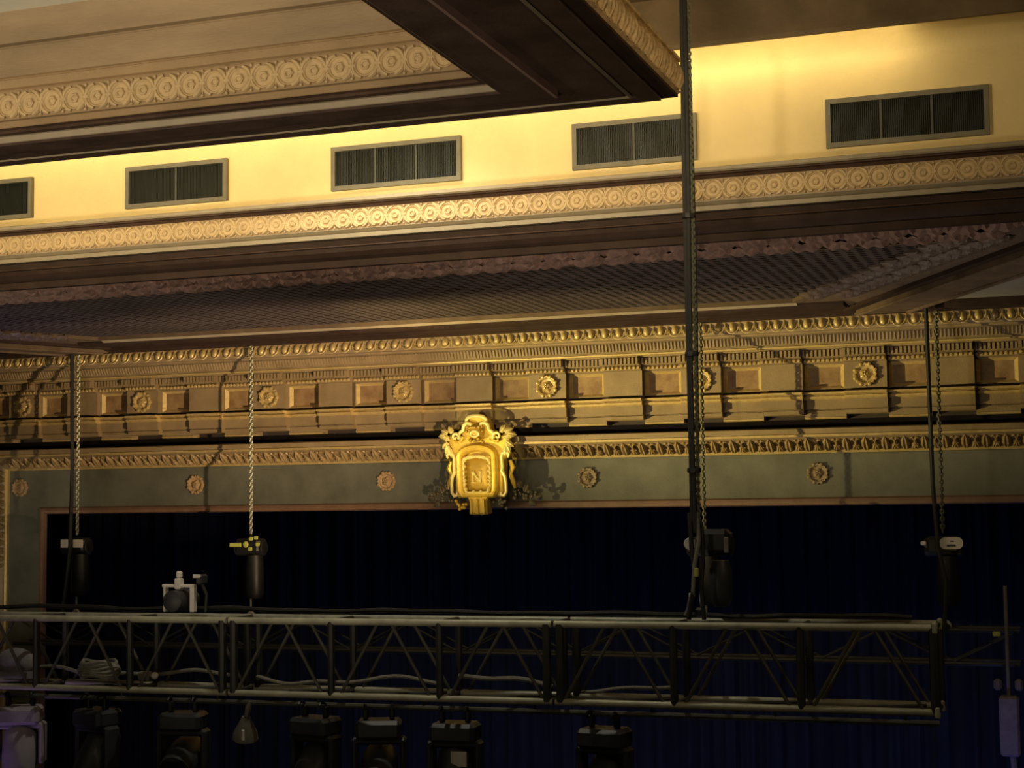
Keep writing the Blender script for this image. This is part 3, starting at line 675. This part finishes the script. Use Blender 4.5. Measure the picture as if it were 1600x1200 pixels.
MB().tube([(.16, .02, .2), (.2, .02, .12), (.19, .02, .0)], .012, 6).build('lead', 'blackcab', t)

# ------------------------------------------------------------------ chains, hoists
def chain_mb(z0, z1, s=.05, r=.0085, n=0):
    b = MB(); N = int((z1-z0)/(s*.74)); st = (z1-z0)/N
    for i in range(N):
        zc = z0+(i+.5)*st; pts = []
        for j in range(8):
            a_ = 2*PI*j/8; u, v = s*.32*math.cos(a_), s*.5*math.sin(a_); pts.append((u, 0, zc+v) if i % 2 else (0, u, zc+v))
        b.tube(pts, r, 4, closed=True)
    return b
def hoist(x, y, ztop, zm, zbot, label, plate, s=.046):
    t = thing('chain_hoist', label, 'chain hoist', (x, y, zbot), 'chain hoists along the stage front'); L0 = zm-zbot
    chain_mb(L0+.10, ztop-zbot, s, .0085).build('chain', 'chain', t)
    b = MB(); b.cbox((0, 0, L0-.02), (.30, .20, .16), .03); b.lathe([(.07, -.17), (.085, -.16), (.085, .16), (.07, .17)], 14, (0, 0, L0-.04), 'x'); b.build('body', 'black', t, smooth=False)
    bg = MB(); bg.lathe([(.09, L0-.12), (.10, L0-.3), (.105, L0-.52), (.08, L0-.58)], 12, (.03, .03, 0)); bg.build('chain_bag', 'black', t, smooth=True)
    if plate == 'twin':
        for dx in (-.075, .085): MB().cbox((dx, -.105, L0), (.13, .012, .09), .004).build('label_plate', 'label', t)
    elif plate == 'oval':
        o = MB().lathe([(.05, 0), (.05, .012), (.045, .016)], 16).box(-.0, .0, 0, 0, 0, 0)
        b = MB(); P = [(.13+.055*math.cos(q_), .055*math.sin(q_)) for q_ in [-PI/2+PI*j/10 for j in range(11)]]+[(.03-.0+.055*math.cos(q_), .055*math.sin(q_)) for q_ in [PI/2+PI*j/10 for j in range(11)]]
        n_ = len(P); b.add([(x_, -.102, z_+L0) for x_, z_ in P]+[(x_, -.116, z_+L0) for x_, z_ in P], [(i, (i+1) % n_, n_+(i+1) % n_, n_+i) for i in range(n_)]+[tuple(range(n_, 2*n_))]); b.build('label_plate', 'label', t)
        MB().box(.04, .12, -.1185, -.116, L0-.03, L0-.012).build('label_print', 'fixture', t); MB().box(.07, .105, -.1185, -.116, L0+.012, L0+.022).build('label_print', 'fixture', t)
        MB().cbox((-.17, -.08, L0), (.05, .03, .04), .01).build('plug', 'label', t)
    elif plate == 'lime':
        MB().cbox((-.13, -.105, L0-.005), (.14, .012, .045), .004).build('label_plate', 'lime', t); MB().ell((.0, -.115, L0), (.035, .02, .035), 8, 6).build('boss', 'lime', t, smooth=True)
        for dx, dz in ((.06, .06), (.12, .07), (.05, -.05), (.14, 0)): MB().cbox((dx, -.108, L0+dz), (.05, .014, .04), .008).build('plug', 'lime', t)
    else:
        MB().cbox((.10, -.105, L0+.02), (.06, .012, .16), .004).build('label_plate', 'fixgrey', t)
    MB().tube([(0, 0, L0-.1), (0, 0, .25), (0, 0, 0)], .012, 6).build('sling', 'rope', t)
    MB().tube([(.04*math.cos(q_), 0, .02+.05*math.sin(q_)) for q_ in [-1.2+4.6*j/9 for j in range(10)]], .014, 6).build('hook', 'alu', t)
    return t
RZ1, RZ0 = -1.16, -1.46
hoist(-10.63, 15.1, 1.78, -.35, RZ1, 'chain hoist with twin white labels beside the left stage jamb', 'twin')
hoist(-8.42, 15.1, 1.78, -.365, RZ1, 'chain hoist with yellow-green tape left of the gold shield', 'lime')
hoist(-3.44, 15.1, 1.78, -.375, RZ1, 'chain hoist hanging just behind the thick cable bundle', 'side')
hoist(-1.20, 15.1, 1.78, -.375, RZ1, 'chain hoist with an oval white label at the right', 'oval')
o = MB().tube([(0, 0, 0), (.02, 0, -1.3), (0, 0, -2.15), (-.03, 0, -2.45), (-.10, 0, -2.95)], .022, 8).build('power_cable', 'blackcab', None, (-10.58, 14.9, 1.78+H), True); mark(o, 'thick dark cable hanging beside the chain at the left jamb', 'cable')
o = MB().tube([(0, 0, 0), (.01, 0, -1.6), (.04, 0, -2.2), (.10, 0, -2.5), (.07, 0, -2.95)], .020, 8).build('power_cable', 'blackcab', None, (-1.27, 14.9, 1.78+H), True); mark(o, 'thick dark cable hanging beside the rightmost chain', 'cable')

# rear truss carried by the hoists
t = thing('rear_truss', 'slim dark rear truss behind the long front truss', 'truss', (X0, 15.1, RZ0))
for y in (-.15, .15):
    for z in (0, RZ1-RZ0): MB().tube([(-5.3, y, z), (5.5, y, z)], .022, 8).build('chord', 'trussgrey', t, smooth=True)
for i in range(18):
    xa_ = -5.3+i*.6
    for y in (-.15, .15): MB().tube([(xa_, y, 0 if i % 2 else .30), (xa_+.6, y, .30 if i % 2 else 0)], .012, 6).build('diagonal', 'trussgrey', t, smooth=True)
for dx in (-10.63-X0, -8.42-X0, -3.44-X0, -1.20-X0): MB().cbox((dx, 0, .31), (.08, .36, .06), .01).build('pick_bar', 'trussgrey', t)
# hanging pole at the right edge
t = thing('hanging_pole_fixture', 'slim pole with a blue-lit box hanging at the right edge', 'stage light', (-.655, 14.8, -2.6))
MB().tube([(0, 0, 1.85), (0, 0, .75)], .018, 8).build('pole', 'fixgrey', t, smooth=True); MB().cbox((0, 0, .62), (.17, .17, .52), .02).build('box', 'bag', t)
MB().tube([(.02, 0, .38), (.05, 0, -.2)], .03, 8).build('lower_tube', 'bag', t, smooth=True)
for dx in (-.09, .09): MB().cbox((dx, -.02, .98), (.07, .06, .10), .02).build('clamp', 'fixgrey', t)
MB().cbox((-.08, -.1, 1.43), (.07, .04, .045), .01).build('lamp', 'lime', t)

# ------------------------------------------------------------------ thick cable bundle dropping through the ceiling trough
cbx, cby = -2.325, 9.92
t = thing('cable_bundle', 'thick bundle of black cables and chain dropping to the truss', 'cable bundle', (cbx, cby, TZ1+.02))
TOP = 3.5-(TZ1+.02)
def vw(dx, dy, amp, ph, z0, z1, n=40, f=1.7): return [(dx+amp*math.sin(f*(z0+(z1-z0)*i/n)+ph), dy+amp*.6*math.cos(f*1.3*(z0+(z1-z0)*i/n)+ph), z0+(z1-z0)*i/n) for i in range(n+1)]
MB().tube(vw(-.016, 0, .004, 0, .62, TOP), .017, 8).build('cable', 'blackcab', t, smooth=True)
MB().tube(vw(.006, -.012, .006, 2, .55, TOP), .014, 8).build('cable', 'blackcab', t, smooth=True)
MB().tube(vw(.030, .012, .008, 4, .60, TOP-.6), .011, 8).build('cable', 'blackcab', t, smooth=True)
c = chain_mb(.6, TOP, .032, .0062); c.build('chain', 'chain', t, (.030, -.006, 0))
MB().tube([(-.03, 0, .68), (-.02, -.01, .45), (0, 0, .25), (-.04, 0, .08), (-.05, 0, .0)], .016, 8).build('cable', 'blackcab', t, smooth=True)
MB().tube([(.02, 0, .68), (.03, -.02, .5), (.0, -.02, .35), (-.02, 0, .15)], .014, 8).build('cable', 'rope', t, smooth=True)
MB().tube([(.04, .02, .62), (.05, .01, .4), (.035, 0, .2), (.05, 0, .0)], .014, 8).build('cable', 'blackcab', t, smooth=True)
MB().cbox((.01, -.02, .30), (.03, .03, .06), .006).build('tape', 'lime', t)
for z in (.95, 1.7, 2.6): MB().lathe([(.045, -.015), (.047, 0), (.045, .015)], 10, (.005, 0, z)).build('strap', 'blackcab', t)
t = thing('chain_hoist', 'black chain hoist with a round white label on the cable bundle', 'chain hoist', (cbx+.06, cby+.17, TZ1+.03))
b = MB(); b.cbox((.03, 0, .48), (.22, .16, .16), .03); b.lathe([(.06, -.12), (.07, -.11), (.07, .11), (.06, .12)], 12, (.03, 0, .46), 'x'); b.build('body', 'black', t)
MB().lathe([(.055, .36), (.075, .30), (.08, .12), (.05, .06)], 12, (.06, .02, 0)).build('chain_bag', 'fixture', t, smooth=True)
MB().lathe([(.035, -.01), (.04, 0), (.03, .012)], 14, (-.105, -.12, .47), 'y').build('label_plate', 'label', t)
MB().tube([(-.09, -.1, .47), (0, -.03, .47)], .014, 6).build('stalk', 'black', t)
MB().cbox((.125, -.085, .46), (.03, .012, .10), .004).build('side_plate', 'fixgrey', t)
for dx, z_, L_ in ((-.115, .14, .03), (-.045, .13, .07)):
    MB().cbox((dx, -.1, z_), (.016, .016, L_), .004).build('sleeve', 'label', t)
MB().tube([(-.115, -.1, .12), (-.13, -.1, .05), (-.15, -.1, .01)], .013, 7).build('sling', 'bag', t, smooth=True)
MB().tube([(-.045, -.1, .1), (-.03, -.1, .05), (-.02, -.1, .0)], .013, 7).build('sling', 'rope', t, smooth=True)
MB().cbox((-.055, -.09, .03), (.06, .06, .06), .012).build('shackle', 'black', t)

# ------------------------------------------------------------------ stage: black curtain
rows = []
for z in (-6.5, 2.6):
    rows.append([(XL-5+(XR-XL+9)*i/600, 21.0+.05*math.sin(i*.9)+.03*math.sin(i*2.3), z) for i in range(601)])
o = MB().strip(rows).build('stage_curtain', 'cloth', None, (0, 0, H), True); mark(o, 'black pleated curtain at the back of the stage', 'curtain')
struct('wall_back', MB().box(XL-5, XR+4, 22, 22.3, -6.5, 3.6).box(XL-5.3, XL-5, 16.4, 22.3, -6.5, 3.6).box(XR+4, XR+4.3, 16.4, 22.3, -6.5, 3.6).box(XL-5, XR+4, 16.4, 22.3, 3.4, 3.6), 'darkrec', 'dark wall behind the stage curtain', 'wall')
